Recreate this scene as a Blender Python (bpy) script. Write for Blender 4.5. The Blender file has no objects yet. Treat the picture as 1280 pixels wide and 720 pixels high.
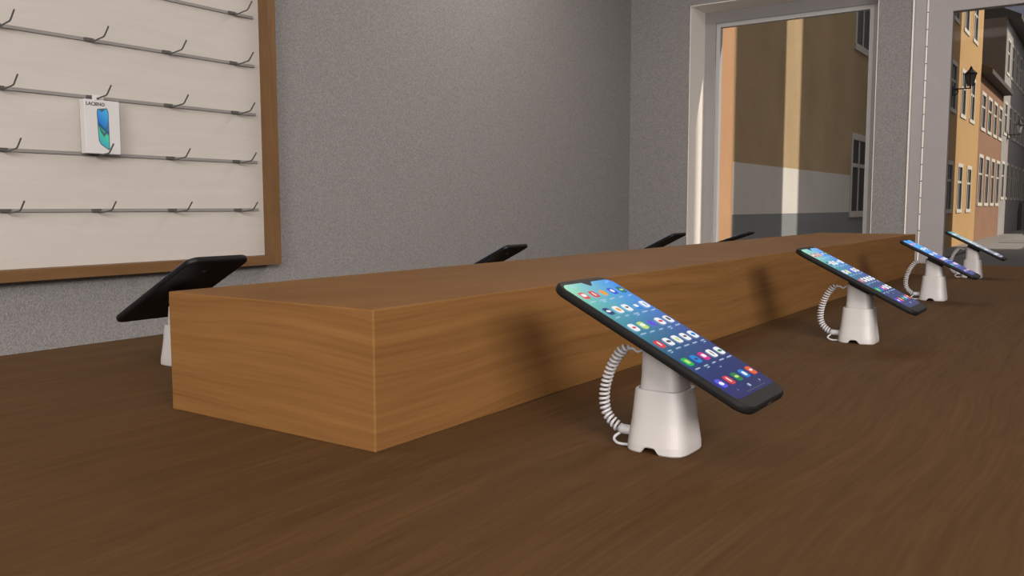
import bpy, bmesh, math, random
from mathutils import Vector, Matrix
random.seed(7)
SC = bpy.context.scene
COL = SC.collection
PI = math.pi
ZT = 0.92            # table-top height above the shop floor; z is written relative to the table top and lifted at the end

# ------------------------------------------------------------------ helpers
def obj(name, bm, mats=None, parent=None, smooth=False, loc=(0, 0, 0), rot=(0, 0, 0)):
    bmesh.ops.recalc_face_normals(bm, faces=bm.faces)
    me = bpy.data.meshes.new(name)
    bm.to_mesh(me); bm.free()
    if smooth:
        for p in me.polygons: p.use_smooth = True
    if mats:
        for m in (mats if isinstance(mats, (list, tuple)) else [mats]): me.materials.append(m)
    o = bpy.data.objects.new(name, me)
    COL.objects.link(o)
    o.location = loc; o.rotation_euler = rot
    if parent: o.parent = parent
    return o

def tag(o, label, cat, group=None):
    o['label'] = label; o['category'] = cat
    if group: o['group'] = group
    return o

def thing(name, label, cat, loc=(0, 0, 0), rot=(0, 0, 0), group=None):
    o = bpy.data.objects.new(name, None)
    COL.objects.link(o); o.empty_display_size = .05
    o.location = loc; o.rotation_euler = rot
    return tag(o, label, cat, group)

def struct(name, bm, mats, loc=(0, 0, 0), **k):
    o = obj(name, bm, mats, loc=loc, **k); o['kind'] = 'structure'
    return o

def copy_tree(o, parent=None):
    c = o.copy(); COL.objects.link(c)
    if parent: c.parent = parent
    for ch in [x for x in bpy.data.objects if x.parent == o]:
        copy_tree(ch, c)
    return c

def box(bm, x0, x1, y0, y1, z0, z1, mi=0, bev=0.0):
    v = [bm.verts.new((x, y, z)) for x in (x0, x1) for y in (y0, y1) for z in (z0, z1)]
    F = [(0, 1, 3, 2), (4, 6, 7, 5), (0, 4, 5, 1), (2, 3, 7, 6), (0, 2, 6, 4), (1, 5, 7, 3)]
    fs = [bm.faces.new([v[i] for i in f]) for f in F]
    for f in fs: f.material_index = mi
    if bev:
        es = list({e for f in fs for e in f.edges})
        r = bmesh.ops.bevel(bm, geom=es, offset=bev, segments=2, affect='EDGES', profile=.5)
        for f in r['faces']: f.material_index = mi
    return fs

def B(*a, **k):
    bm = bmesh.new(); box(bm, *a, **k); return bm

def loft(bm, rings, mi=0, cap=True):
    vs = [[bm.verts.new(p) for p in r] for r in rings]
    n = len(vs[0])
    for a, b in zip(vs[:-1], vs[1:]):
        for i in range(n):
            f = bm.faces.new((a[i], a[(i + 1) % n], b[(i + 1) % n], b[i])); f.material_index = mi
    if cap:
        for r in (list(reversed(vs[0])), vs[-1]):
            f = bm.faces.new(r); f.material_index = mi

def tube(bm, pts, r, seg=8, mi=0):
    pts = [Vector(p) for p in pts]
    rings = []
    up = None
    for i, p in enumerate(pts):
        t = (pts[min(i + 1, len(pts) - 1)] - pts[max(i - 1, 0)]).normalized()
        if up is None:
            up = t.orthogonal().normalized()
        up = (up - t * up.dot(t))
        up = up.normalized() if up.length > 1e-6 else t.orthogonal().normalized()
        s = t.cross(up)
        rr = r[i] if isinstance(r, (list, tuple)) else r
        rings.append([p + (up * math.cos(a) + s * math.sin(a)) * rr for a in [2 * PI * k / seg for k in range(seg)]])
    loft(bm, rings, mi)

def superell(hx, hy, n, N, z):
    out = []
    for k in range(N):
        a = 2 * PI * k / N
        c, s = math.cos(a), math.sin(a)
        q = (abs(c) ** n + abs(s) ** n) ** (-1 / n)
        out.append((hx * c * q, hy * s * q, z))
    return out

def rrect(hx, hy, r, z, seg=6):
    out = []
    for cx, cy, a0 in ((hx - r, hy - r, 0), (-hx + r, hy - r, 90), (-hx + r, -hy + r, 180), (hx - r, -hy + r, 270)):
        for k in range(seg + 1):
            a = math.radians(a0 + 90 * k / seg)
            out.append((cx + r * math.cos(a), cy + r * math.sin(a), z))
    return out

def spline(P, n):
    """Catmull-Rom through the points P, n samples"""
    P = [Vector(p) for p in P]
    P = [2 * P[0] - P[1]] + P + [2 * P[-1] - P[-2]]
    out = []
    m = len(P) - 3
    for i in range(n):
        t = i / (n - 1) * m
        k = min(int(t), m - 1); u = t - k
        a, b, c, d = P[k:k + 4]
        out.append(.5 * ((2 * b) + (c - a) * u + (2 * a - 5 * b + 4 * c - d) * u * u + (3 * b - a - 3 * c + d) * u ** 3))
    return out

# ------------------------------------------------------------------ materials
def mat(name, col, rough=.6, metal=0., spec=.5, bump=None, var=None):
    m = bpy.data.materials.new(name); m.use_nodes = True
    nt = m.node_tree; p = nt.nodes['Principled BSDF']
    p.inputs['Base Color'].default_value = (*col, 1)
    p.inputs['Roughness'].default_value = rough
    p.inputs['Metallic'].default_value = metal
    p.inputs['Specular IOR Level'].default_value = spec
    tc = nt.nodes.new('ShaderNodeTexCoord')
    if var:                     # (scale, amount, detail) gentle mottling of the colour
        n = nt.nodes.new('ShaderNodeTexNoise'); n.inputs['Scale'].default_value = var[0]; n.inputs['Detail'].default_value = var[2]
        nt.links.new(tc.outputs['Object'], n.inputs['Vector'])
        r = nt.nodes.new('ShaderNodeValToRGB')
        r.color_ramp.elements[0].position = .3; r.color_ramp.elements[1].position = .7
        r.color_ramp.elements[0].color = (*[c * (1 - var[1]) for c in col], 1)
        r.color_ramp.elements[1].color = (*[min(1, c * (1 + var[1])) for c in col], 1)
        nt.links.new(n.outputs['Fac'], r.inputs['Fac']); nt.links.new(r.outputs['Color'], p.inputs['Base Color'])
    if bump:                    # (scale, strength, distance)
        n = nt.nodes.new('ShaderNodeTexNoise'); n.inputs['Scale'].default_value = bump[0]; n.inputs['Detail'].default_value = 3
        nt.links.new(tc.outputs['Object'], n.inputs['Vector'])
        b = nt.nodes.new('ShaderNodeBump'); b.inputs['Strength'].default_value = bump[1]; b.inputs['Distance'].default_value = bump[2]
        nt.links.new(n.outputs['Fac'], b.inputs['Height']); nt.links.new(b.outputs['Normal'], p.inputs['Normal'])
    return m

def wood(name, dark, light, scl, rough=.5, spec=.3, contrast=(.3, .7), fine=.35):
    """scl = texture scale per axis; the small one runs along the grain"""
    m = bpy.data.materials.new(name); m.use_nodes = True
    nt = m.node_tree; L = nt.links; p = nt.nodes['Principled BSDF']
    p.inputs['Roughness'].default_value = rough; p.inputs['Specular IOR Level'].default_value = spec
    tc = nt.nodes.new('ShaderNodeTexCoord')
    w = nt.nodes.new('ShaderNodeTexNoise'); w.inputs['Scale'].default_value = 2.2; w.inputs['Detail'].default_value = 2
    L.new(tc.outputs['Object'], w.inputs['Vector'])
    ad = nt.nodes.new('ShaderNodeVectorMath'); ad.operation = 'SCALE'; ad.inputs['Scale'].default_value = .06
    L.new(w.outputs['Color'], ad.inputs[0])
    a2 = nt.nodes.new('ShaderNodeVectorMath'); a2.operation = 'ADD'
    L.new(tc.outputs['Object'], a2.inputs[0]); L.new(ad.outputs[0], a2.inputs[1])
    mp = nt.nodes.new('ShaderNodeMapping'); mp.inputs['Scale'].default_value = scl
    L.new(a2.outputs[0], mp.inputs['Vector'])
    n1 = nt.nodes.new('ShaderNodeTexNoise'); n1.inputs['Scale'].default_value = 1; n1.inputs['Detail'].default_value = 5; n1.inputs['Roughness'].default_value = .6
    L.new(mp.outputs['Vector'], n1.inputs['Vector'])
    mp2 = nt.nodes.new('ShaderNodeMapping'); mp2.inputs['Scale'].default_value = [s * 5 for s in scl]
    L.new(a2.outputs[0], mp2.inputs['Vector'])
    n2 = nt.nodes.new('ShaderNodeTexNoise'); n2.inputs['Scale'].default_value = 1; n2.inputs['Detail'].default_value = 3
    L.new(mp2.outputs['Vector'], n2.inputs['Vector'])
    mx = nt.nodes.new('ShaderNodeMix'); mx.data_type = 'FLOAT'; mx.inputs[0].default_value = fine
    L.new(n1.outputs['Fac'], mx.inputs[2]); L.new(n2.outputs['Fac'], mx.inputs[3])
    r = nt.nodes.new('ShaderNodeValToRGB')
    r.color_ramp.elements[0].position, r.color_ramp.elements[1].position = contrast
    r.color_ramp.elements[0].color = (*dark, 1); r.color_ramp.elements[1].color = (*light, 1)
    L.new(mx.outputs[0], r.inputs['Fac']); L.new(r.outputs['Color'], p.inputs['Base Color'])
    return m

def glow(name, col, st=1.0):
    m = bpy.data.materials.new(name); m.use_nodes = True
    p = m.node_tree.nodes['Principled BSDF']
    p.inputs['Base Color'].default_value = (.01, .01, .01, 1); p.inputs['Roughness'].default_value = .15
    p.inputs['Specular IOR Level'].default_value = .35
    p.inputs['Emission Color'].default_value = (*col, 1); p.inputs['Emission Strength'].default_value = st
    return m

def glass(name, tint=(1, 1, 1), refl=.6):
    m = bpy.data.materials.new(name); m.use_nodes = True
    nt = m.node_tree; nt.nodes.clear()
    o = nt.nodes.new('ShaderNodeOutputMaterial'); mx = nt.nodes.new('ShaderNodeMixShader')
    t = nt.nodes.new('ShaderNodeBsdfTransparent'); t.inputs['Color'].default_value = (*tint, 1)
    g = nt.nodes.new('ShaderNodeBsdfGlossy'); g.inputs['Roughness'].default_value = .02
    f = nt.nodes.new('ShaderNodeFresnel'); f.inputs['IOR'].default_value = 1.45
    k = nt.nodes.new('ShaderNodeMath'); k.operation = 'MULTIPLY'; k.inputs[1].default_value = refl
    nt.links.new(f.outputs[0], k.inputs[0]); nt.links.new(k.outputs[0], mx.inputs[0])
    nt.links.new(t.outputs[0], mx.inputs[1]); nt.links.new(g.outputs[0], mx.inputs[2]); nt.links.new(mx.outputs[0], o.inputs[0])
    return m

def srgb(r, g, b):
    f = lambda c: (c / 255 / 12.92) if c <= 10.3 else ((c / 255 + .055) / 1.055) ** 2.4
    return (f(r), f(g), f(b))

M = {}
M['oak'] = wood('oak_veneer', (.104, .0455, .0135), (.166, .080, .0250), (2.2, 1.6, 75), rough=.66, spec=.10, contrast=(.3, .7))
M['oak_upright'] = wood('oak_upright', (.125, .062, .024), (.185, .097, .040), (40, 40, 3), contrast=(.3, .7))
M['oak_rail'] = wood('oak_lengthwise', (.125, .062, .024), (.185, .097, .040), (40, 3, 40), contrast=(.3, .7))
M['table'] = wood('brown_table_veneer', (.043, .0207, .0074), (.082, .0412, .0152), (62, 1.6, 62), rough=.7, spec=.06, contrast=(.25, .75), fine=.5)
M['stucco'] = mat('grey_stucco', (.236, .223, .219), .9, spec=.2, bump=(190, .5, .006), var=(230, .26, 3))
M['board'] = wood('white_board', (.49, .445, .408), (.535, .49, .452), (30, 1.5, 40), rough=.6)
M['white'] = mat('white_plastic', (.33, .308, .30), .45, var=(30, .02, 2))
M['cable'] = mat('white_cable', (.36, .35, .36), .5)
M['paint'] = mat('cream_paint', (.80, .75, .70), .6, bump=(60, .1, .001))
M['grey_frame'] = mat('grey_frame_paint', (.27, .255, .25), .5, var=(9, .03, 2))
M['door_frame'] = mat('grey_door_paint', (.33, .30, .30), .5, var=(9, .03, 2))
M['black'] = mat('black_phone_shell', (.0055, .0052, .005), .5, spec=.18)
M['lens'] = mat('dark_lens', (.02, .02, .025), .1)
M['pad'] = mat('dark_pad', (.018, .016, .015), .7)
M['steel'] = mat('grey_rail_metal', (.24, .222, .212), .6)
M['wire'] = mat('dark_wire', (.075, .07, .066), .5)
M['card'] = mat('white_card', (.60, .575, .575), .55)
M['ink'] = mat('black_ink', (.02, .02, .02), .6)
M['floor'] = wood('floor_boards', (.10, .075, .055), (.15, .11, .08), (12, 1.2, 12))
M['ceiling'] = mat('white_ceiling', (.7, .69, .67), .8, bump=(80, .1, .002))
M['glass'] = glass('clear_glass', (.93, .93, .93), .14)
M['house_glass'] = mat('dark_window_glass', (.028, .030, .032), .25)
M['stone'] = mat('pale_stone', (.62, .57, .50), .8)

def plaster(name, c, v=.07):
    return mat(name, c, .9, spec=.1, bump=(9, .3, .02), var=(1.1, v, 6))
M['ochre'] = plaster('ochre_plaster', (.45, .325, .19), .10)
M['yellow'] = plaster('yellow_plaster', (.50, .315, .150), .05)
M['salmon'] = plaster('salmon_plaster', (.52, .30, .17), .06)
M['pink'] = plaster('pink_plaster', (.30, .175, .115), .05)
M['greyp'] = plaster('grey_plaster', (.36, .33, .315), .05)
M['brownp'] = plaster('brown_plaster', (.27, .205, .16), .08)
M['plinth'] = plaster('white_plinth', (.66, .62, .58), .05)
M['base'] = plaster('grey_base', (.25, .26, .265), .05)
M['roof'] = mat('dark_roof', (.09, .075, .065), .8)
M['road'] = mat('asphalt', (.24, .23, .225), .9, var=(2, .08, 5))
M['walk'] = mat('paving', (.22, .205, .19), .9, var=(3, .08, 5))
M['iron'] = mat('black_iron', (.02, .02, .02), .5)
M['lamp_glass'] = mat('lantern_glass', (.42, .41, .40), .3)

# screen: a colour wash that runs down and across the phone, lit from behind
def screen_mat(name='screen_wallpaper', LS=None, RS=None, st=.95):
    m = bpy.data.materials.new(name); m.use_nodes = True
    nt = m.node_tree; L = nt.links; p = nt.nodes['Principled BSDF']
    p.inputs['Base Color'].default_value = (.005, .005, .005, 1); p.inputs['Roughness'].default_value = .12
    p.inputs['Specular IOR Level'].default_value = .35
    tc = nt.nodes.new('ShaderNodeTexCoord'); sx = nt.nodes.new('ShaderNodeSeparateXYZ'); L.new(tc.outputs['Object'], sx.inputs[0])
    def mr(sock, a, b):
        n = nt.nodes.new('ShaderNodeMapRange'); n.inputs[1].default_value = a; n.inputs[2].default_value = b
        L.new(sock, n.inputs[0]); return n.outputs[0]
    v = mr(sx.outputs['X'], -.078, .078); u = mr(sx.outputs['Y'], -.039, .039)
    def ramp(stops):
        r = nt.nodes.new('ShaderNodeValToRGB'); e = r.color_ramp.elements
        while len(e) < len(stops): e.new(.5)
        for k, (pos, c) in enumerate(stops):
            e[k].position = pos; e[k].color = (*srgb(*c), 1)
        L.new(v, r.inputs['Fac']); return r.outputs['Color']
    left = ramp(LS or [(0, (150, 222, 178)), (.16, (112, 196, 176)), (.35, (72, 150, 168)), (.55, (44, 108, 136)), (.72, (38, 66, 118)), (.86, (42, 50, 112)), (1, (48, 48, 104))])
    right = ramp(RS or [(0, (56, 148, 244)), (.2, (70, 138, 224)), (.4, (74, 104, 178)), (.6, (58, 74, 134)), (.8, (44, 54, 106)), (1, (44, 46, 94))])
    mx = nt.nodes.new('ShaderNodeMix'); mx.data_type = 'RGBA'
    L.new(u, mx.inputs[0]); L.new(left, mx.inputs[6]); L.new(right, mx.inputs[7])
    L.new(mx.outputs[2], p.inputs['Emission Color']); p.inputs['Emission Strength'].default_value = st
    return m
M['screen'] = screen_mat()
_b = [(0, (70, 170, 248)), (.25, (80, 170, 240)), (.45, (74, 118, 206)), (.65, (62, 82, 168)), (.85, (56, 62, 140)), (1, (50, 52, 116))]
M['screen_blue'] = screen_mat('blue_wallpaper', _b, _b)
_p = [(0, (96, 168, 186)), (.2, (150, 186, 194)), (.45, (186, 196, 204)), (.7, (150, 156, 170)), (1, (120, 126, 142))]
M['screen_glare'] = screen_mat('painted_glare', _p, _p)  # pale tones put a glancing reflection into the screen colour
ICON = {k: glow('icon_' + k, srgb(*c), .95) for k, c in dict(
    red=(214, 58, 62), orange=(238, 156, 44), blue=(56, 82, 214), teal=(40, 110, 128), navy=(28, 54, 112),
    white=(244, 244, 246), azure=(28, 130, 214), purple=(106, 70, 214), green=(28, 186, 76), magenta=(220, 38, 140),
    indigo=(86, 84, 226), leaf=(34, 128, 62), flame=(232, 92, 42), lime=(196, 226, 120), text=(176, 196, 222), dark=(84, 84, 92)).items()}
IK = list(ICON)

# ------------------------------------------------------------------ camera
def make_camera():
    f, pitch, yaw, roll = 1084.339, .0930531, .6059504, -.00141933
    cy, sy, cp, sp = math.cos(yaw), math.sin(yaw), math.cos(pitch), math.sin(pitch)
    fwd = Vector((-sy * cp, cy * cp, -sp)); right = Vector((cy, sy, 0)); up = right.cross(fwd)
    r2 = math.cos(roll) * right + math.sin(roll) * up
    u2 = -math.sin(roll) * right + math.cos(roll) * up
    cam = bpy.data.cameras.new('camera'); o = bpy.data.objects.new('camera', cam); COL.objects.link(o)
    R = Matrix((r2, u2, -fwd)).transposed().to_4x4()
    o.matrix_world = Matrix.Translation((.44475, -.46268, .183)) @ R
    cam.sensor_width = 36; cam.lens = f / 1280 * 36; cam.clip_start = .02; cam.clip_end = 500
    SC.camera = o
make_camera()

# ------------------------------------------------------------------ room shell (structure)
XW, XR, YF, YB, ZF, ZC = -2.12, 2.6, -3.0, 4.559, -ZT, 1.98
YO = 4.90                      # outside face of the street wall
struct('floor', B(XW - .2, XR + .2, YF - .2, YO, ZF - .1, ZF), M['floor'])
struct('ceiling', B(XW - .2, XR + .2, YF - .2, YO, ZC, ZC + .15), M['ceiling'])
struct('wall_left', B(XW - .2, XW, YF, YO, ZF, ZC), M['stucco'])
# right and rear walls each get a wide opening added for daylight (behind the camera's view)
bm = bmesh.new()
box(bm, XR, XR + .2, YF, YO, ZF, -.5); box(bm, XR, XR + .2, YF, YO, 1.6, ZC)
box(bm, XR, XR + .2, YF, -2.2, -.5, 1.6); box(bm, XR, XR + .2, 3.6, YO, -.5, 1.6)
struct('wall_right', bm, M['stucco'])
bm = bmesh.new()
box(bm, XW, XR, YF - .2, YF, ZF, -.5); box(bm, XW, XR, YF - .2, YF, 1.6, ZC)
box(bm, XW, -1.6, YF - .2, YF, -.5, 1.6); box(bm, 2.2, XR, YF - .2, YF, -.5, 1.6)
struct('wall_rear', bm, M['stucco'])
# street wall: window opening and door opening
WX0, WX1, WZ0, WZ1 = -1.724, -.648, -.42, 1.388
DX0, DX1, DZ1 = -.468, .60, 1.34
bm = bmesh.new()
box(bm, XW, WX0, YB, YO, ZF, ZC)
box(bm, WX0, WX1, YB, YO, ZF, WZ0); box(bm, WX0, WX1, YB, YO, WZ1, ZC)
box(bm, WX1, DX0, YB, YO, ZF, ZC)
box(bm, DX0, DX1, YB, YO, DZ1, ZC)
box(bm, DX1, XR, YB, YO, ZF, ZC)
bmesh.ops.remove_doubles(bm, verts=bm.verts, dist=1e-5)
struct('wall_back', bm, M['stucco'])

# window: cream plastered reveal, grey frame, glazing bead, pane
win = struct('window_1', (lambda bm: (box(bm, WX0, WX0 + .004, YB + .002, YB + .235, WZ0, WZ1), box(bm, WX0, WX1, YB + .002, YB + .235, WZ1 - .004, WZ1),
                                      box(bm, WX1 - .004, WX1, YB + .002, YB + .235, WZ0, WZ1), box(bm, WX0, WX1, YB - .03, YB + .235, WZ0, WZ0 + .02), bm)[-1])(bmesh.new()), M['paint'])
FY0, FY1 = YB + .225, YB + .285
fx0, fx1, fz0, fz1 = WX0 + .004, WX1 - .004, WZ0 + .02, WZ1 - .004
bm = bmesh.new(); t = .070
box(bm, fx0, fx0 + t, FY0, FY1, fz0, fz1); box(bm, fx1 - t, fx1, FY0, FY1, fz0, fz1)
box(bm, fx0 + t, fx1 - t, FY0, FY1, fz1 - t, fz1); box(bm, fx0 + t, fx1 - t, FY0, FY1, fz0, fz0 + t)
obj('window_frame', bm, M['grey_frame'], win)
bm = bmesh.new(); b = .024; a0, a1, c0, c1 = fx0 + t, fx1 - t, fz0 + t, fz1 - t; y0, y1 = FY0 + .014, FY1 - .006
box(bm, a0, a0 + b, y0, y1, c0, c1); box(bm, a1 - b, a1, y0, y1, c0, c1)
box(bm, a0 + b, a1 - b, y0, y1, c1 - b, c1); box(bm, a0 + b, a1 - b, y0, y1, c0, c0 + b)
obj('glazing_bead', bm, mat('pale_sunlit_bead', (.44, .43, .425), .5), win)  # lighter than the frame, also carrying the bead's sunlit line in its colour
obj('window_pane', B(a0 + b * .5, a1 - b * .5, FY0 + .028, FY0 + .034, c0 + b * .5, c1 - b * .5), M['glass'], win)

# glazed door: white edge bead, frame, leaf, pane
dr = struct('door_1', (lambda bm: (box(bm, DX0, DX0 + .055, YB - .004, YB + .09, ZF, DZ1), box(bm, DX1 - .055, DX1, YB - .004, YB + .09, ZF, DZ1),
                                   box(bm, DX0 + .055, DX1 - .055, YB - .004, YB + .09, DZ1 - .055, DZ1), bm)[-1])(bmesh.new()), M['door_frame'])
bm = bmesh.new()
box(bm, DX0 - .009, DX0 - .001, YB - .014, YB - .0005, ZF, DZ1 + .008); box(bm, DX1 + .001, DX1 + .009, YB - .014, YB - .0005, ZF, DZ1 + .008)
box(bm, DX0 - .001, DX1 + .001, YB - .014, YB - .0005, DZ1, DZ1 + .008)
obj('edge_bead', bm, M['paint'], dr)
lx0, lx1, lz0, lz1 = DX0 + .067, DX1 - .067, ZF + .012, DZ1 - .067
bm = bmesh.new(); st = .112
box(bm, lx0, lx0 + st, YB + .002, YB + .062, lz0, lz1); box(bm, lx1 - st, lx1, YB + .002, YB + .062, lz0, lz1)
box(bm, lx0 + st, lx1 - st, YB + .002, YB + .062, lz1 - .095, lz1); box(bm, lx0 + st, lx1 - st, YB + .002, YB + .062, lz0, lz0 + .2)
leaf = obj('door_leaf', bm, M['door_frame'], dr)
bm = bmesh.new()
box(bm, DX0 + .055, lx0, YB + .006, YB + .03, ZF, DZ1 - .055)
obj('door_seal', bm, M['pad'], dr)
bm = bmesh.new()
for k in range(26):
    z = -.9 + k * .087
    if z + .06 < lz1: box(bm, DX0 + .0565, DX0 + .0655, YB + .002, YB + .01, z, z + .083)
obj('seal_clip', bm, M['paint'], dr)
obj('door_pane', B(lx0 + st - .008, lx1 - st + .008, YB + .03, YB + .036, lz0 + .19, lz1 - .087), M['glass'], dr)
bm = bmesh.new()
tube(bm, [(lx1 - .05, YB - .001, .12), (lx1 - .05, YB - .05, .12), (lx1 - .17, YB - .05, .12)], .009, 8)
obj('door_handle', bm, M['steel'], dr, smooth=True)

# ------------------------------------------------------------------ display table and the long riser on it
RW, RL, RH = .2525, 2.114, .1078
tb = thing('display_table', 'long dark brown wooden display table carrying the oak riser and the phones', 'table', (-RW / 2, 1.057, -ZT))
TX, TY = .558, 1.545
obj('tabletop', B(-TX, TX, -TY, TY, ZT - .045, ZT, bev=.0015), M['table'], tb)
for sx in (-1, 1):
    for sy in (-1, 1):
        obj('leg', B(sx * (TX - .06) - .04, sx * (TX - .06) + .04, sy * (TY - .06) - .04, sy * (TY - .06) + .04, 0, ZT - .045, bev=.003), M['table'], tb)
for sx in (-1, 1):
    obj('apron', B(sx * (TX - .06) - .012, sx * (TX - .06) + .012, -TY + .1, TY - .1, ZT - .14, ZT - .045), M['table'], tb)
for sy in (-1, 1):
    obj('apron', B(-TX + .1, TX - .1, sy * (TY - .06) - .012, sy * (TY - .06) + .012, ZT - .14, ZT - .045), M['table'], tb)

rs = obj('display_riser', B(-RW, 0, 0, RL, 0, RH, bev=.0012), M['oak'])
tag(rs, 'long low oak block riser running down the middle of the table', 'riser')

# ------------------------------------------------------------------ security stand and phone
TILT = .464
PC = (.1736, .135, .0887)       # centre of the first phone's glass
def make_stand():
    r = thing('security_stand', '', 'phone stand')
    # base: tapered rounded square with a cable notch under the near side
    N = 96; bm = bmesh.new(); rings = []
    H = .047
    for z, h in ((0, .0235), (.0010, .0242), (.0062, .0240), (H * .5, .0216), (H - .002, .0197), (H - .0006, .0195), (H, .0190)):
        rings.append(superell(h, h, 4.2, N, z))
    rings = [superell(.0180, .0180, 4.2, N, .0062), superell(.0212, .0212, 4.2, N, .0002)] + rings
    for k in (1, 2, 3):                       # little arch for the cable under the near face
        for i, (x, y, z) in enumerate(rings[k]):
            if y < -.015 and abs(x + .0015) < .0066:
                rings[k][i] = (x, y, z + .0046 * (1 - (abs(x + .0015) / .0068) ** 4))
    rings.append(superell(.0172, .0172, 4, N, H)); rings.append(superell(.0168, .0168, 4, N, H - .0015))
    loft(bm, rings)
    obj('base', bm, M['white'], r, smooth=False)
    # neck: slimmer rounded block whose top is cut to the slope of the phone
    bm = bmesh.new(); rings = []
    tn = math.tan(TILT)
    zc = .0728
    for z, h in ((H - .001, .0164), (H + .002, .0162), (.056, .0157)):
        rings.append(superell(h, h, 4.2, N, z))
    top = [(x, y, zc - x * tn) for x, y, _ in superell(.0152, .0152, 4, N, 0)]
    mid = [(x, y, (z0 * .35 + t * .65)) for (x, y, t), z0 in zip([(a[0] * 1.01, a[1] * 1.01, a[2]) for a in top], [.056] * N)]
    rings += [mid, top]
    loft(bm, rings)
    obj('neck', bm, M['white'], r)
    # dark rubber pad between neck and phone
    nrm = Vector((math.sin(TILT), 0, math.cos(TILT))); ux = Vector((math.cos(TILT), 0, -math.sin(TILT)))
    bm = bmesh.new(); c = Vector((0, 0, zc)) + nrm * .0001
    rg = []
    for d in (0, .0006, .0068):
        s = .0142 if d else .0138
        rg.append([c + nrm * d + ux * (x * 1.06) + Vector((0, y, 0)) for x, y, _ in superell(s, s, 4, 48, 0)])
    loft(bm, rg)
    obj('mount_pad', bm, M['pad'], r)
    # spiral cable on the riser side
    P = [(-.0152, -.001, .0765), (-.022, -.002, .0722), (-.0265, -.003, .0745), (-.0350, -.003, .0725), (-.0450, -.003, .0575), (-.0505, -.003, .0380), (-.0485, -.003, .0215), (-.0380, -.003, .0115), (-.0300, -.002, .0085), (-.0205, -.001, .0085)]
    S_ = spline(P, 900); pts = []
    L = [0]
    for a, b2 in zip(S_[:-1], S_[1:]): L.append(L[-1] + (b2 - a).length)
    tot = L[-1]; turns = 31
    up = Vector((0, 1, 0))
    for i, p in enumerate(S_):
        s = L[i] / tot
        t = (S_[min(i + 1, 899)] - S_[max(i - 1, 0)]).normalized()
        n2 = t.cross(up).normalized()
        e = min(1, max(0, (s - .13) / .07)) * min(1, max(0, (.90 - s) / .06))
        ph = 2 * PI * turns * s
        pts.append(p + (up * math.cos(ph) + n2 * math.sin(ph)) * .0034 * e)
    bm = bmesh.new(); tube(bm, pts, .00115, 6)
    cb = obj('spiral_cable', bm, M['cable'], r, smooth=True)
    bm = bmesh.new()      # strain relief and the slack loop where the cable enters the base
    tube(bm, [(-.0365, -.004, .0105), (-.033, -.004, .0105), (-.0205, -.004, .0105)], [.0034, .0040, .0036], 10)
    tube(bm, spline([(-.0345, -.005, .0085), (-.0385, -.009, .0040), (-.0330, -.013, .0014), (-.0225, -.012, .0014)], 24), .0012, 6)
    obj('cable_plug', bm, M['cable'], cb, smooth=True)
    return r

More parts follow.
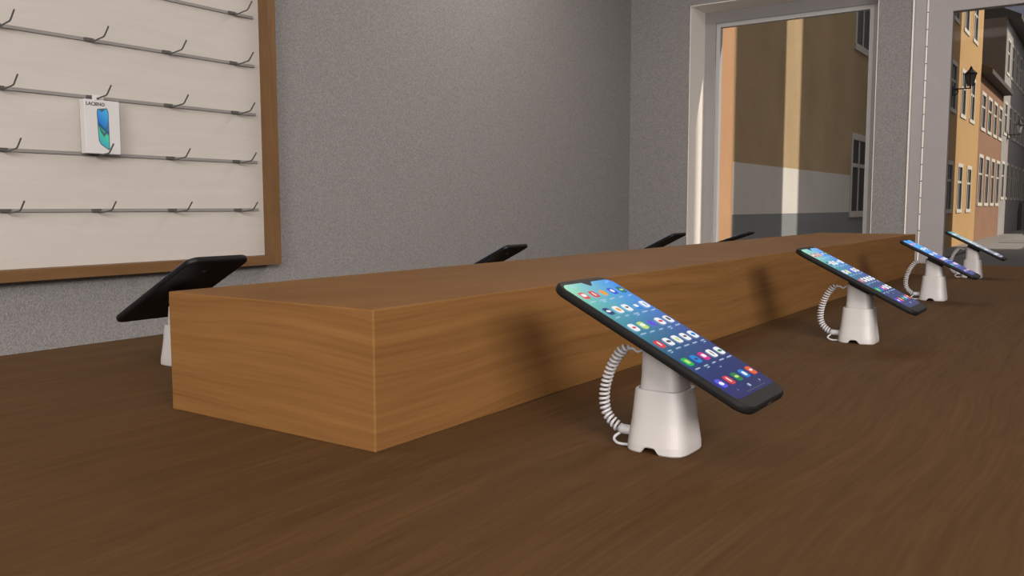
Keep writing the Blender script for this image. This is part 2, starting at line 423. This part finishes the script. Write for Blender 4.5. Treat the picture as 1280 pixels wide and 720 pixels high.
PL, PW, PT = .1750, .0815, .0070
def make_phone():
    r = thing('smartphone', '', 'smartphone')
    bm = bmesh.new(); rings = []
    cr = .0125
    for ins, z in ((.0030, -PT), (.0012, -PT + .0005), (.0002, -PT + .0017), (0, -PT + .0030), (0, -.0025), (.0003, -.0010), (.0010, -.0003), (.0016, 0)):
        rings.append(rrect(PL / 2 - ins, PW / 2 - ins, cr - ins * .8, z, 8))
    loft(bm, rings)
    body = obj('body', bm, M['black'], r, smooth=False, loc=(.0016, -.0008, 0))
    # display: rounded panel with the drop notch, icons and captions on it
    bm = bmesh.new()
    x0, x1, hy, rad = -.0795, .0775, .0382, .0065
    out = []
    for cx, cy, a0 in ((x1 - rad, hy - rad, 0), (x0 + rad, hy - rad, 90)):
        for k in range(7):
            a = math.radians(a0 + 15 * k); out.append((cx + rad * math.cos(a), cy + rad * math.sin(a)))
    out += [(x0, .0078), (x0 + .0012, .0062), (x0 + .0052, .0018), (x0 + .0060, 0), (x0 + .0052, -.0018), (x0 + .0012, -.0062), (x0, -.0078)]
    for cx, cy, a0 in ((x0 + rad, -hy + rad, 180), (x1 - rad, -hy + rad, 270)):
        for k in range(7):
            a = math.radians(a0 + 15 * k); out.append((cx + rad * math.cos(a), cy + rad * math.sin(a)))
    va = [bm.verts.new((x, y, .0002)) for x, y in out]; vb = [bm.verts.new((x, y, -.0002)) for x, y in out]
    bm.faces.new(va)
    for i in range(len(va)): bm.faces.new((va[i], vb[i], vb[i - 1], va[i - 1]))
    def poly(pts, key, z):
        f = bm.faces.new([bm.verts.new((x, y, z + .0004)) for x, y in pts]); f.material_index = 1 + IK.index(key)
    def disc(x, y, hx, hy_, key, z=.0003, n=4.0, N=20):
        poly([(x + p[0], y + p[1]) for p in superell(hx, hy_, n, N, 0)], key, z)
    R = .0047
    rows = [(-.0620, ['red', 'red', 'orange', 'blue', 'teal']), (-.0387, ['navy', 'white', 'white', 'azure', 'white']),
            (-.0153, ['white', 'lime', 'purple', 'white', 'white']), (.0080, ['red', 'white', 'white', 'white', 'white']),
            (.0320, ['green', 'azure', 'magenta', 'white', 'white']), (.0600, ['indigo', 'red', 'leaf', 'azure', 'flame'])]
    gl = {(0, 0): 'white', (0, 1): 'white', (0, 3): 'white', (0, 4): 'lime', (1, 0): 'white', (1, 1): 'orange', (1, 2): 'dark', (1, 3): 'white', (1, 4): 'azure',
          (2, 0): 'red', (2, 1): 'white', (2, 2): 'indigo', (2, 3): 'red', (2, 4): 'dark', (3, 0): 'white', (3, 1): 'dark', (3, 2): 'lime', (3, 3): 'dark', (3, 4): 'azure',
          (4, 0): 'lime', (4, 1): 'navy', (4, 2): 'white', (4, 3): 'dark', (4, 4): 'leaf', (5, 0): 'white', (5, 1): 'white', (5, 2): 'lime', (5, 3): 'white', (5, 4): 'white'}
    for ri, (x, ks) in enumerate(rows):
        for ci, k in enumerate(ks):
            y = -.0300 + .0150 * ci
            if (ri, ci) == (1, 3):
                poly([(x - R, y), (x + R, y - R), (x + R, y + R)], k, .0003)
            elif (ri, ci) in ((0, 2), (2, 2)):
                disc(x, y, R * .85, R * .85, k, n=2.0)
            else:
                disc(x, y, R, R, k)
            g = gl.get((ri, ci))
            if g:
                sx, sy = [(.42, .62), (.60, .22), (.30, .70), (.50, .50), (.25, .55)][(ri * 2 + ci) % 5]
                disc(x + .0003 * ((ri + ci) % 3 - 1), y, R * sx, R * sy, g, .00045, 2.0 if (ri + ci) % 2 else 4.0, 14)
            if ri < 5:      # caption as small pale dashes
                w = [.0042, .0034, .0046, .0030, .0040][(ri + 2 * ci) % 5]
                poly([(x + .0082, y - w), (x + .0082, y + w), (x + .0093, y + w), (x + .0093, y - w)], 'text', .0003)
                if (ri * 3 + ci) % 4 == 1:
                    poly([(x + .0104, y - w * .6), (x + .0104, y + w * .6), (x + .0114, y + w * .6), (x + .0114, y - w * .6)], 'text', .0003)
    disc(.0465, 0, .0008, .0008, 'text', n=2, N=10)                                  # page dot
    for y, kind in ((-.0215, 0), (0, 1), (.0215, 2)):                                # navigation marks
        if kind == 1: disc(.0705, y, .0016, .0016, 'text', n=4, N=12)
        else: poly([(.0705 - .0014, y - .0005), (.0705, y + .0012 * (1 if kind == 2 else -1)), (.0705 + .0014, y - .0005)], 'text', .0003)
    poly([(.0748, -.016), (.0748, .022), (.0754, .022), (.0754, -.016)], 'dark', .0003)
    poly([(-.0762, -.030), (-.0762, -.0235), (-.0752, -.0235), (-.0752, -.030)], 'text', .0003)      # clock and status marks
    poly([(-.0762, .025), (-.0762, .031), (-.0752, .031), (-.0752, .025)], 'text', .0003)
    obj('display', bm, [M['screen']] + [ICON[k] for k in IK], r)
    # charging port and speaker slot in the lower edge, buttons on the side, lenses on the back
    bm = bmesh.new(); loft(bm, [[(PL / 2 + .0006, y, z - .0036) for y, z, _ in rrect(.0043, .0013, .0012, 0, 4)], [(PL / 2 + .00175, y, z - .0036) for y, z, _ in rrect(.0043, .0013, .0012, 0, 4)]])
    obj('charging_port', bm, M['pad'], r)
    obj('power_button', B(-.030, -.016, PW / 2 - .0010, PW / 2 - .0002, -.0046, -.0028, bev=.0002), M['black'], r)
    bm = bmesh.new()
    loft(bm, [superell(.0028, .0028, 2, 24, -PT - .0004), superell(.0030, .0030, 2, 24, -PT + .0003)])
    c = obj('camera_lens', bm, M['lens'], r, loc=(-.058, .006, 0))
    return r

stand0 = make_stand(); phone0 = make_phone()
WHERE = ['nearest the viewer beside the riser end', 'second along the right side of the riser', 'third along the right side of the riser', 'last on the right by the far table edge']
def restyle(p, key):
    d = [c for c in p.children if c.name.startswith('display')][0]
    d.data = d.data.copy(); d.data.materials[0] = M[key]
    if key == 'screen_glare':
        for i in range(1, len(d.data.materials)):
            d.data.materials[i] = ICON['white'] if i % 3 else ICON['dark']
def put(p, x, y, z, tilt, turn, sc, shift=0.):
    c, s_ = math.cos(tilt), math.sin(tilt)
    p.location = (x + (c * shift if not turn else -c * shift), y, z - s_ * shift)
    p.rotation_euler = (0, tilt, turn); p.scale = (sc, sc, sc if sc > .95 else .9)
ZP = PC[2]
RX = [(.1711, .1365, 1, .0022), (.1665, .767, 1, 0), (.159, 1.405, .88, .010), (.149, 2.049, .88, .006)]
for k, (x, y, sc, sh) in enumerate(RX):
    s = stand0 if k == 0 else copy_tree(stand0)
    p = phone0 if k == 0 else copy_tree(phone0)
    s.location = (x, y, 0)
    put(p, x, y - (.0015 if k == 0 else 0), ZP, TILT, 0, sc, sh)
    if k >= 2: restyle(p, ('screen_blue', 'screen_glare')[k - 2])
    tag(s, 'white stand with curly cable, ' + WHERE[k], 'phone stand', 'white security stands')
    tag(p, ['black smartphone showing colourful icons, ', 'black smartphone showing colourful icons, ', 'slim smartphone with a blue screen, ', 'slim smartphone with a pale reflection painted into its screen, '][k] + WHERE[k], 'smartphone', 'display smartphones')
LX = [(-.447, .150, 1, .468, -.0105, .0020), (-.447, .748, .84, TILT, 0, 0), (-.447, 1.402, .92, TILT, 0, 0), (-.447, 1.90, .78, .33, 0, .004)]
LW = ['by the near left corner of the riser', 'second along the far side of the riser', 'third along the far side of the riser', 'last along the far side below the window']
for k, (x, y, sc, ti, dx, dz) in enumerate(LX):
    s = copy_tree(stand0); p = copy_tree(phone0)
    s.location = (x, y, 0); s.rotation_euler = (0, 0, PI)
    put(p, x + dx, y + (.002 if k == 0 else 0), ZP + dz, ti, PI, sc)
    tag(s, 'white stand under a phone seen from behind, ' + LW[k], 'phone stand', 'white security stands')
    tag(p, 'black back of a tilted smartphone, ' + LW[k], 'smartphone', 'display smartphones')

# ------------------------------------------------------------------ slat panel with rails and hooks
XB = -2.10
PY0, PY1, PZ0, PZ1 = -.36, 1.625, .0105, 1.23
pn = thing('wall_rack', 'white wall rack with grey rails and wire hooks in a wide oak frame', 'wall rack', (XW, (PY0 + PY1) / 2, PZ0))
oy, oz = -(PY0 + PY1) / 2, -PZ0
def pb(*a, **k):
    x0, x1, y0, y1, z0, z1 = a
    return B(x0 - XW, x1 - XW, y0 + oy, y1 + oy, z0 + oz, z1 + oz, **k)
obj('backboard', pb(XW + .001, XB, PY0, PY1, PZ0, PZ1), M['board'], pn)
FD, FW = .052, .033
for a, m in (((XW + .001, XB + FD, PY1, PY1 + FW, PZ0 - FW, PZ1 + FW), 'oak_upright'), ((XW + .001, XB + FD, PY0 - FW, PY0, PZ0 - FW, PZ1 + FW), 'oak_upright'),
             ((XW + .001, XB + FD, PY0, PY1, PZ0 - FW, PZ0), 'oak_rail'), ((XW + .001, XB + FD, PY0, PY1, PZ1, PZ1 + FW), 'oak_rail')):
    obj('frame_side', pb(*a, bev=.001), M[m], pn)
RZ = [.1751 + .1686 * k for k in range(6)]
for z in RZ:
    bm = pb(XB, XB + .008, PY0 + .04, 1.597, z - .0048, z + .0048, bev=.0006)
    obj('rail', bm, M['steel'], pn)

def make_hook():
    bm = bmesh.new()
    box(bm, -.0001, .0075, -.014, .014, -.0050, .0045, bev=.0008)
    tube(bm, spline([(.006, .006, -.001), (.014, .006, -.0055), (.030, .005, -.0055), (.055, .003, -.0030), (.080, .002, -.0005)], 14) + [Vector((.086, .002, .003)), Vector((.108, .002, .026))], .0023, 8)
    return obj('display_hook', bm, M['wire'])
hook0 = make_hook(); first = True
HY = [.7236, .987, 1.245, 1.504]
ROWN = ['lowest', 'second lowest', 'middle', 'fourth lowest', 'topmost visible']
COLN = ['at the left photo edge', 'second from the left', 'second from the right', 'nearest the right frame']
for r_ in range(5):
    for c_ in range(4):
        if r_ == 4 and c_ != 3: continue
        h = hook0 if first else hook0.copy()
        if not first: COL.objects.link(h)
        first = False
        h.location = (XB + .0082, HY[c_], RZ[r_])
        tag(h, 'dark wire hook on the %s rail, %s' % (ROWN[r_], COLN[c_]), 'hook', 'wire hooks on the panel rails')

# ------------------------------------------------------------------ boxed phone hanging on a hook
BW, BH, BD = .109, .158, .026
bxX, bxY, bxZ = XB + .022, .998, RZ[2] - .0025
pk = thing('phone_box', 'white boxed phone with a blue picture hanging on a hook of the panel', 'product box', (bxX, bxY, bxZ - BH - .0085))
obj('carton', B(0, BD, -BW / 2, BW / 2, 0, BH, bev=.0012), M['card'], pk)
bm = bmesh.new()
# hang tab: a plate with a slot, so the hook wire passes through it
tx0, tx1 = BD * .5 - .0006, BD * .5 + .0006
box(bm, tx0, tx1, -.022, -.0085, BH - .002, BH + .016); box(bm, tx0, tx1, -.0005, .013, BH - .002, BH + .016)
box(bm, tx0, tx1, -.0085, -.0005, BH - .002, BH + .0008); box(bm, tx0, tx1, -.0085, -.0005, BH + .0085, BH + .016)
obj('hang_tab', bm, M['card'], pk)
# printed picture of a phone on the front
def picture_mat():
    m = bpy.data.materials.new('blue_print'); m.use_nodes = True
    nt = m.node_tree; L = nt.links; p = nt.nodes['Principled BSDF']; p.inputs['Roughness'].default_value = .5
    tc = nt.nodes.new('ShaderNodeTexCoord'); s = nt.nodes.new('ShaderNodeSeparateXYZ'); L.new(tc.outputs['Object'], s.inputs[0])
    ma = nt.nodes.new('ShaderNodeMath'); ma.operation = 'MULTIPLY_ADD'; ma.inputs[1].default_value = 9.; L.new(s.outputs['Z'], ma.inputs[0])
    m2 = nt.nodes.new('ShaderNodeMath'); m2.operation = 'MULTIPLY_ADD'; m2.inputs[1].default_value = 8.; m2.inputs[2].default_value = .5
    L.new(s.outputs['Y'], m2.inputs[0]); L.new(m2.outputs[0], ma.inputs[2])
    r = nt.nodes.new('ShaderNodeValToRGB'); e = r.color_ramp.elements
    for _ in range(3): e.new(.5)
    for k, (pos, c) in enumerate([(0, (60, 150, 190)), (.42, (70, 200, 150)), (.5, (20, 60, 100)), (.58, (40, 110, 190)), (1, (60, 160, 220))]):
        e[k].position = pos; e[k].color = (*srgb(*c), 1)
    L.new(ma.outputs[0], r.inputs['Fac']); L.new(r.outputs['Color'], p.inputs['Base Color'])
    return m
bm = bmesh.new()
hw, hh = .0185, .058
def outl(k):
    return [(y * k, z * (1 - (1 - k) * .4)) for y, z in [(-.9 * hw, hh), (.75 * hw, hh + .004), (hw, hh - .008), (hw, -hh), (.8 * hw, -hh - .004), (-.55 * hw, -hh + .012), (-.85 * hw, -hh + .024), (-hw, hh - .012)]]
f = bm.faces.new([bm.verts.new((0, y, z)) for y, z in outl(1)]); f.material_index = 1
f = bm.faces.new([bm.verts.new((.0003, y, z)) for y, z in outl(.86)]); f.material_index = 0
f = bm.faces.new([bm.verts.new((.0005, y, z)) for y, z in [(-.5 * hw, hh - .002), (.3 * hw, hh), (.2 * hw, hh - .006), (-.4 * hw, hh - .008)]]); f.material_index = 1
f = bm.faces.new([bm.verts.new((.0005, y, z)) for y, z in [(-.86 * hw, .012), (.1 * hw, -.012), (.86 * hw, .020), (.5 * hw, -.014), (.05 * hw, -.024), (-.5 * hw, -.008)]]); f.material_index = 1
o = obj('printed_picture', bm, [picture_mat(), mat('picture_edge', (.05, .12, .16), .5)], pk, loc=(BD + .0004, .001, .0735))
o['label'] = 'blue and green picture of a phone'
def text_mesh(txt, size):
    c = bpy.data.curves.new('lettering', 'FONT'); c.body = txt; c.size = size; c.extrude = .0002; c.align_x = 'CENTER'; c.offset = size * .022
    t = bpy.data.objects.new('lettering', c); COL.objects.link(t)
    me = bpy.data.meshes.new_from_object(t.evaluated_get(bpy.context.evaluated_depsgraph_get()))
    bpy.data.objects.remove(t); return me
me = text_mesh('LACIENO', .0138); me.materials.append(M['ink'])
o = bpy.data.objects.new('lettering', me); COL.objects.link(o); o.parent = pk
o.location = (BD + .0004, -.0205, .1405); o.rotation_euler = (PI / 2, 0, PI / 2)
o['label'] = 'dark capital lettering across the top'

# ------------------------------------------------------------------ the street outside
ZS = -1.117
XFa = -3.7
struct('street', B(-60, 60, YO + .25, 130, ZS - .3, ZS), M['road'])
bm = bmesh.new(); box(bm, XFa, -2.95, 7, 80, ZS, ZS + .05); box(bm, -2.95, 4.2, 35.0, 38.4, ZS, ZS + .012)
o = struct('sidewalk', bm, M['walk'])

def windowpart(parent, y0, y1, z0, z1, cross=.62, bars=True):
    """upright casement set in the +X face: pale stone surround, frame bars, dark pane"""
    X = 0; s = .12
    bm = bmesh.new()
    box(bm, X - .06, X + .015, y0, y0 + s, z0, z1); box(bm, X - .06, X + .015, y1 - s, y1, z0, z1)
    box(bm, X - .06, X + .015, y0 + s, y1 - s, z1 - s, z1); box(bm, X - .06, X + .03, y0 - .03, y1 + .03, z0 - .02, z0 + s * .8)
    ym = (y0 + y1) / 2; zc = z0 + (z1 - z0) * cross
    if bars:
        box(bm, X - .05, X - .008, ym - .03, ym + .03, z0 + s * .8, z1 - s); box(bm, X - .05, X - .008, y0 + s, y1 - s, zc - .035, zc + .035)
    w = obj('window', bm, M['stone'], parent)
    obj('pane', B(X - .045, X - .02, y0 + s * .6, y1 - s * .6, z0 + s * .5, z1 - s * .6), M['house_glass'], w)
    return w

def wall_with_holes(y0, y1, z0, z1, holes, depth, mats, bands=()):
    """a facade slab in local X[-depth,0] with rectangular holes; bands = [(z_low, z_high, material index)]"""
    ys = sorted({y0, y1, *[h[0] for h in holes], *[h[1] for h in holes]})
    zs = sorted({z0, z1, *[h[2] for h in holes], *[h[3] for h in holes], *[b_[0] for b_ in bands], *[b_[1] for b_ in bands]})
    bm = bmesh.new()
    for a, b_ in zip(ys[:-1], ys[1:]):
        for c, d in zip(zs[:-1], zs[1:]):
            ym, zm = (a + b_) / 2, (c + d) / 2
            if any(h[0] < ym < h[1] and h[2] < zm < h[3] for h in holes): continue
            mi = 0
            for lo, hi, k in bands:
                if lo < zm < hi: mi = k
            box(bm, -.3, 0, a, b_, c, d, mi)
    bmesh.ops.remove_doubles(bm, verts=bm.verts, dist=1e-4)
    # depth of the house behind the facade
    box(bm, -depth, -.3, y0, y1, z0, z1, 0)
    return bm

def house(label, y0, y1, ztop, mats, holes, depth=9, bands=(), roof=True, eave=.35, name='street_house'):
    h = thing(name, label, 'building', (XFa, y0, ZS))
    H = [(a - y0, b_ - y0, c - ZS, d - ZS) for a, b_, c, d in holes]
    bd = [(a - ZS, b_ - ZS, k) for a, b_, k in bands]
    obj('wall', wall_with_holes(0, y1 - y0, 0, ztop - ZS, H, depth, mats, bd), mats, h)
    for a in H: windowpart(h, *a)
    if roof:
        bm = bmesh.new(); L = y1 - y0; Z = ztop - ZS
        prof = [(eave, Z - .10), (eave, Z + .06), (-depth / 2, Z + 2.6), (-depth - eave, Z + .06), (-depth - eave, Z - .10)]
        va = [bm.verts.new((x, 0, z)) for x, z in prof]; vb = [bm.verts.new((x, L, z)) for x, z in prof]
        n = len(prof)
        for i in range(n): bm.faces.new((va[i], va[(i + 1) % n], vb[(i + 1) % n], vb[i]))
        bm.faces.new(va); bm.faces.new(list(reversed(vb)))
        rf = obj('roof', bm, M['roof'], h)
    return h

house('salmon orange house seen at the left edge of the window', 7.4, 10.6, 6.5, [M['salmon']], [])
house('ochre house with a white and grey painted base behind the window', 10.6, 19.4, 7.2, [M['ochre'], M['plinth'], M['base']],
      [(16.72, 18.12, 0, 1.57), (16.72, 18.12, 3.12, 4.66)], bands=[(ZS, .08, 2), (.08, .77, 1)])
hb = []
for k in range(-3, 2):
    for z0, z1 in ((0, 1.55), (2.99, 4.48), (5.62, 7.1)):
        yc = 30.68 + 2.08 * k
        hb.append((yc - .56, yc + .56, z0, z1))
house('tall sunlit yellow house with pale window surrounds seen through the door', 19.41, 34.69, 8.6, [M['yellow']], hb)
hp = []
for yc in (35.75, 37.65, 39.5, 41.35):
    for z0, z1 in ((.22, 2.08), (2.94, 4.32)): hp.append((yc - .62, yc + .62, z0, z1))
house('low pink house between the yellow and the grey house', 34.7, 42.24, 4.95, [M['pink']], hp, roof=True)
hg = []
for k in range(12):
    yc = 43.35 + 1.95 * k
    for z0, z1 in ((.5, 2.15), (3.28, 4.72), (5.85, 7.4)):
        hg.append((yc - .6, yc + .6, z0, z1))
gh = house('tall grey house at the far end of the street', 42.3, 72, 8.15, [M['greyp']], hg, eave=.5)
# brown rendered gable end of the grey house and its dark doorways
obj('gable_wall', B(-9, -.02, -.03, -.005, 5.0, 8.15 - ZS), M['brownp'], gh)
for yc in (52.4, 61.0):
    bm = bmesh.new(); pts = [(yc - .9 - 42.3, .05), (yc + .9 - 42.3, .05)] + [(yc - 42.3 + .9 * math.cos(a), 2.0 + .75 * math.sin(a)) for a in [PI * k / 10 for k in range(11)]]
    loft(bm, [[(.002, y, z * .55) for y, z in pts], [(.04, y, z * .55) for y, z in pts]])
    obj('doorway', bm, M['roof'], gh)

# wall lanterns
def make_lantern():
    r = thing('wall_lantern', '', 'street lamp', rot=(0, 0, 0))
    bm = bmesh.new()
    tube(bm, [(0, 0, 0), (.47, 0, 0)], .018, 8); box(bm, -.001, .02, -.05, .05, -.20, .08)
    tube(bm, spline([(.01, 0, -.18), (.10, 0, -.16), (.16, 0, -.08), (.12, 0, -.03), (.08, 0, -.07)], 16), .013, 6)
    tube(bm, [(.47, 0, -.02), (.47, 0, .07)], .022, 8)
    obj('bracket', bm, M['iron'], r)
    bm = bmesh.new()
    loft(bm, [superell(.07, .07, 2, 4, .06), superell(.145, .145, 2, 4, .40)])
    obj('lantern_glass', bm, M['lamp_glass'], r, loc=(.47, 0, 0))
    bm = bmesh.new()
    for k in range(4):
        a = PI / 2 * k
        tube(bm, [(.072 * math.cos(a), .072 * math.sin(a), .05), (.148 * math.cos(a), .148 * math.sin(a), .41)], .010, 6)
    loft(bm, [superell(.17, .17, 2, 12, .40), superell(.175, .175, 2, 12, .42), superell(.09, .09, 2, 12, .50), superell(.06, .06, 2, 12, .53), superell(.015, .015, 2, 12, .63)])
    obj('lantern_cap', bm, M['iron'], r, loc=(.47, 0, 0))
    return r
l0 = make_lantern(); l0.location = (XFa, 28.4, 3.63)
tag(l0, 'black wall lantern in front of the sunlit yellow house', 'street lamp', 'street lanterns')
l1 = copy_tree(l0); l1.location = (XFa, 44.4, 3.36)
tag(l1, 'small distant wall lantern in front of the grey house', 'street lamp', 'street lanterns')

# unseen houses over the road, added and sized to leave only sun strips
def across(label, y0, y1, ztop):
    h = thing('street_house', label, 'building', (5, y0, ZS))
    obj('wall', B(0, 4, 0, y1 - y0, 0, ztop - ZS), M['greyp'], h)
    bm = bmesh.new(); L = y1 - y0; Z = ztop - ZS
    prof = [(0, Z), (2, Z + 1.2), (4, Z)]
    va = [bm.verts.new((x, 0, z)) for x, z in prof]; vb = [bm.verts.new((x, L, z)) for x, z in prof]
    for i in range(3): bm.faces.new((va[i], va[(i + 1) % 3], vb[(i + 1) % 3], vb[i]))
    bm.faces.new(va); bm.faces.new(list(reversed(vb)))
    obj('roof', bm, M['roof'], h)
across('unseen grey house added for shade across the road beside the shop', -6, 6.483, 15)
across('unseen narrow grey house added for shade across the road, second from the shop', 7.71, 9.9, 15)
across('unseen narrowest grey house added for shade across the road, third from the shop', 13.99, 15.02, 18)
across('unseen wide grey house added for shade across the road, fourth from the shop', 16.85, 31.9, 18)
across('unseen low grey house added to shade the street, across the road before the last', 31.95, 48.35, 4.4)
across('unseen farthest grey house added for shade across the road', 48.4, 85, 20)

# ------------------------------------------------------------------ light
w = bpy.data.worlds.new('sky'); SC.world = w; w.use_nodes = True
nt = w.node_tree; bg = nt.nodes['Background']; L = nt.links
SUN = Vector((.75, .2, .6)).normalized()
tc = nt.nodes.new('ShaderNodeTexCoord'); dt = nt.nodes.new('ShaderNodeVectorMath'); dt.operation = 'DOT_PRODUCT'
L.new(tc.outputs['Generated'], dt.inputs[0]); dt.inputs[1].default_value = SUN
r = nt.nodes.new('ShaderNodeValToRGB'); e = r.color_ramp.elements; e.new(.5)
e[0].position = .25; e[0].color = (.105, .108, .13, 1)
e[1].position = .6; e[1].color = (.42, .43, .46, 1)
e[2].position = 1; e[2].color = (1.1, 1.05, .98, 1)
L.new(dt.outputs['Value'], r.inputs['Fac']); L.new(r.outputs['Color'], bg.inputs['Color']); bg.inputs['Strength'].default_value = 1.25

def light(name, kind, loc, direction, energy, col=(1, 1, 1), size=None):
    l = bpy.data.lights.new(name, kind); l.energy = energy; l.color = col
    o = bpy.data.objects.new(name, l); COL.objects.link(o); o.location = loc
    o.rotation_euler = Vector(direction).to_track_quat('-Z', 'Y').to_euler()
    if kind == 'AREA': l.shape = 'RECTANGLE'; l.size, l.size_y = size
    if kind == 'SUN': l.angle = .009
    return o
light('sun', 'SUN', (10, 5, 12), -SUN, 4.2, (1, .92, .80))
light('rear_fill_light', 'AREA', (1.15, YF + .02, 1.05), (-.25, 1, -.15), 118, (1, .95, .90), (2.0, 1.0))  # unseen light added behind the camera to brighten the upright faces
right_fill = light('right_fill_light', 'AREA', (XR - .02, -1.45, 1.2), (-1, .80, -.29), 44, (1, .95, .90), (1.5, .7))  # unseen light added at the right, aimed to throw phone shadows onto the riser
right_fill.data.spread = math.radians(100)
for x, y, e_ in ((-1.1, -.6, 9), (1.1, -.6, 9), (-1.1, 2.9, 22), (1.1, 2.9, 22)):
    light('ceiling_fill', 'AREA', (x, y, ZC - .03), (0, 0, -1), e_, (1, .93, .86), (1.2, .5))  # unseen lights added under the ceiling, far pair raised to brighten the back walls

# ------------------------------------------------------------------ lift everything so the shop floor is z = 0
for o in bpy.data.objects:
    if o.parent is None: o.location.z += ZT
vs = SC.view_settings
SC.display_settings.display_device = 'sRGB'
vs.view_transform = 'Standard'; vs.look = 'None'; vs.exposure = 0; vs.gamma = 1; vs.use_curve_mapping = False
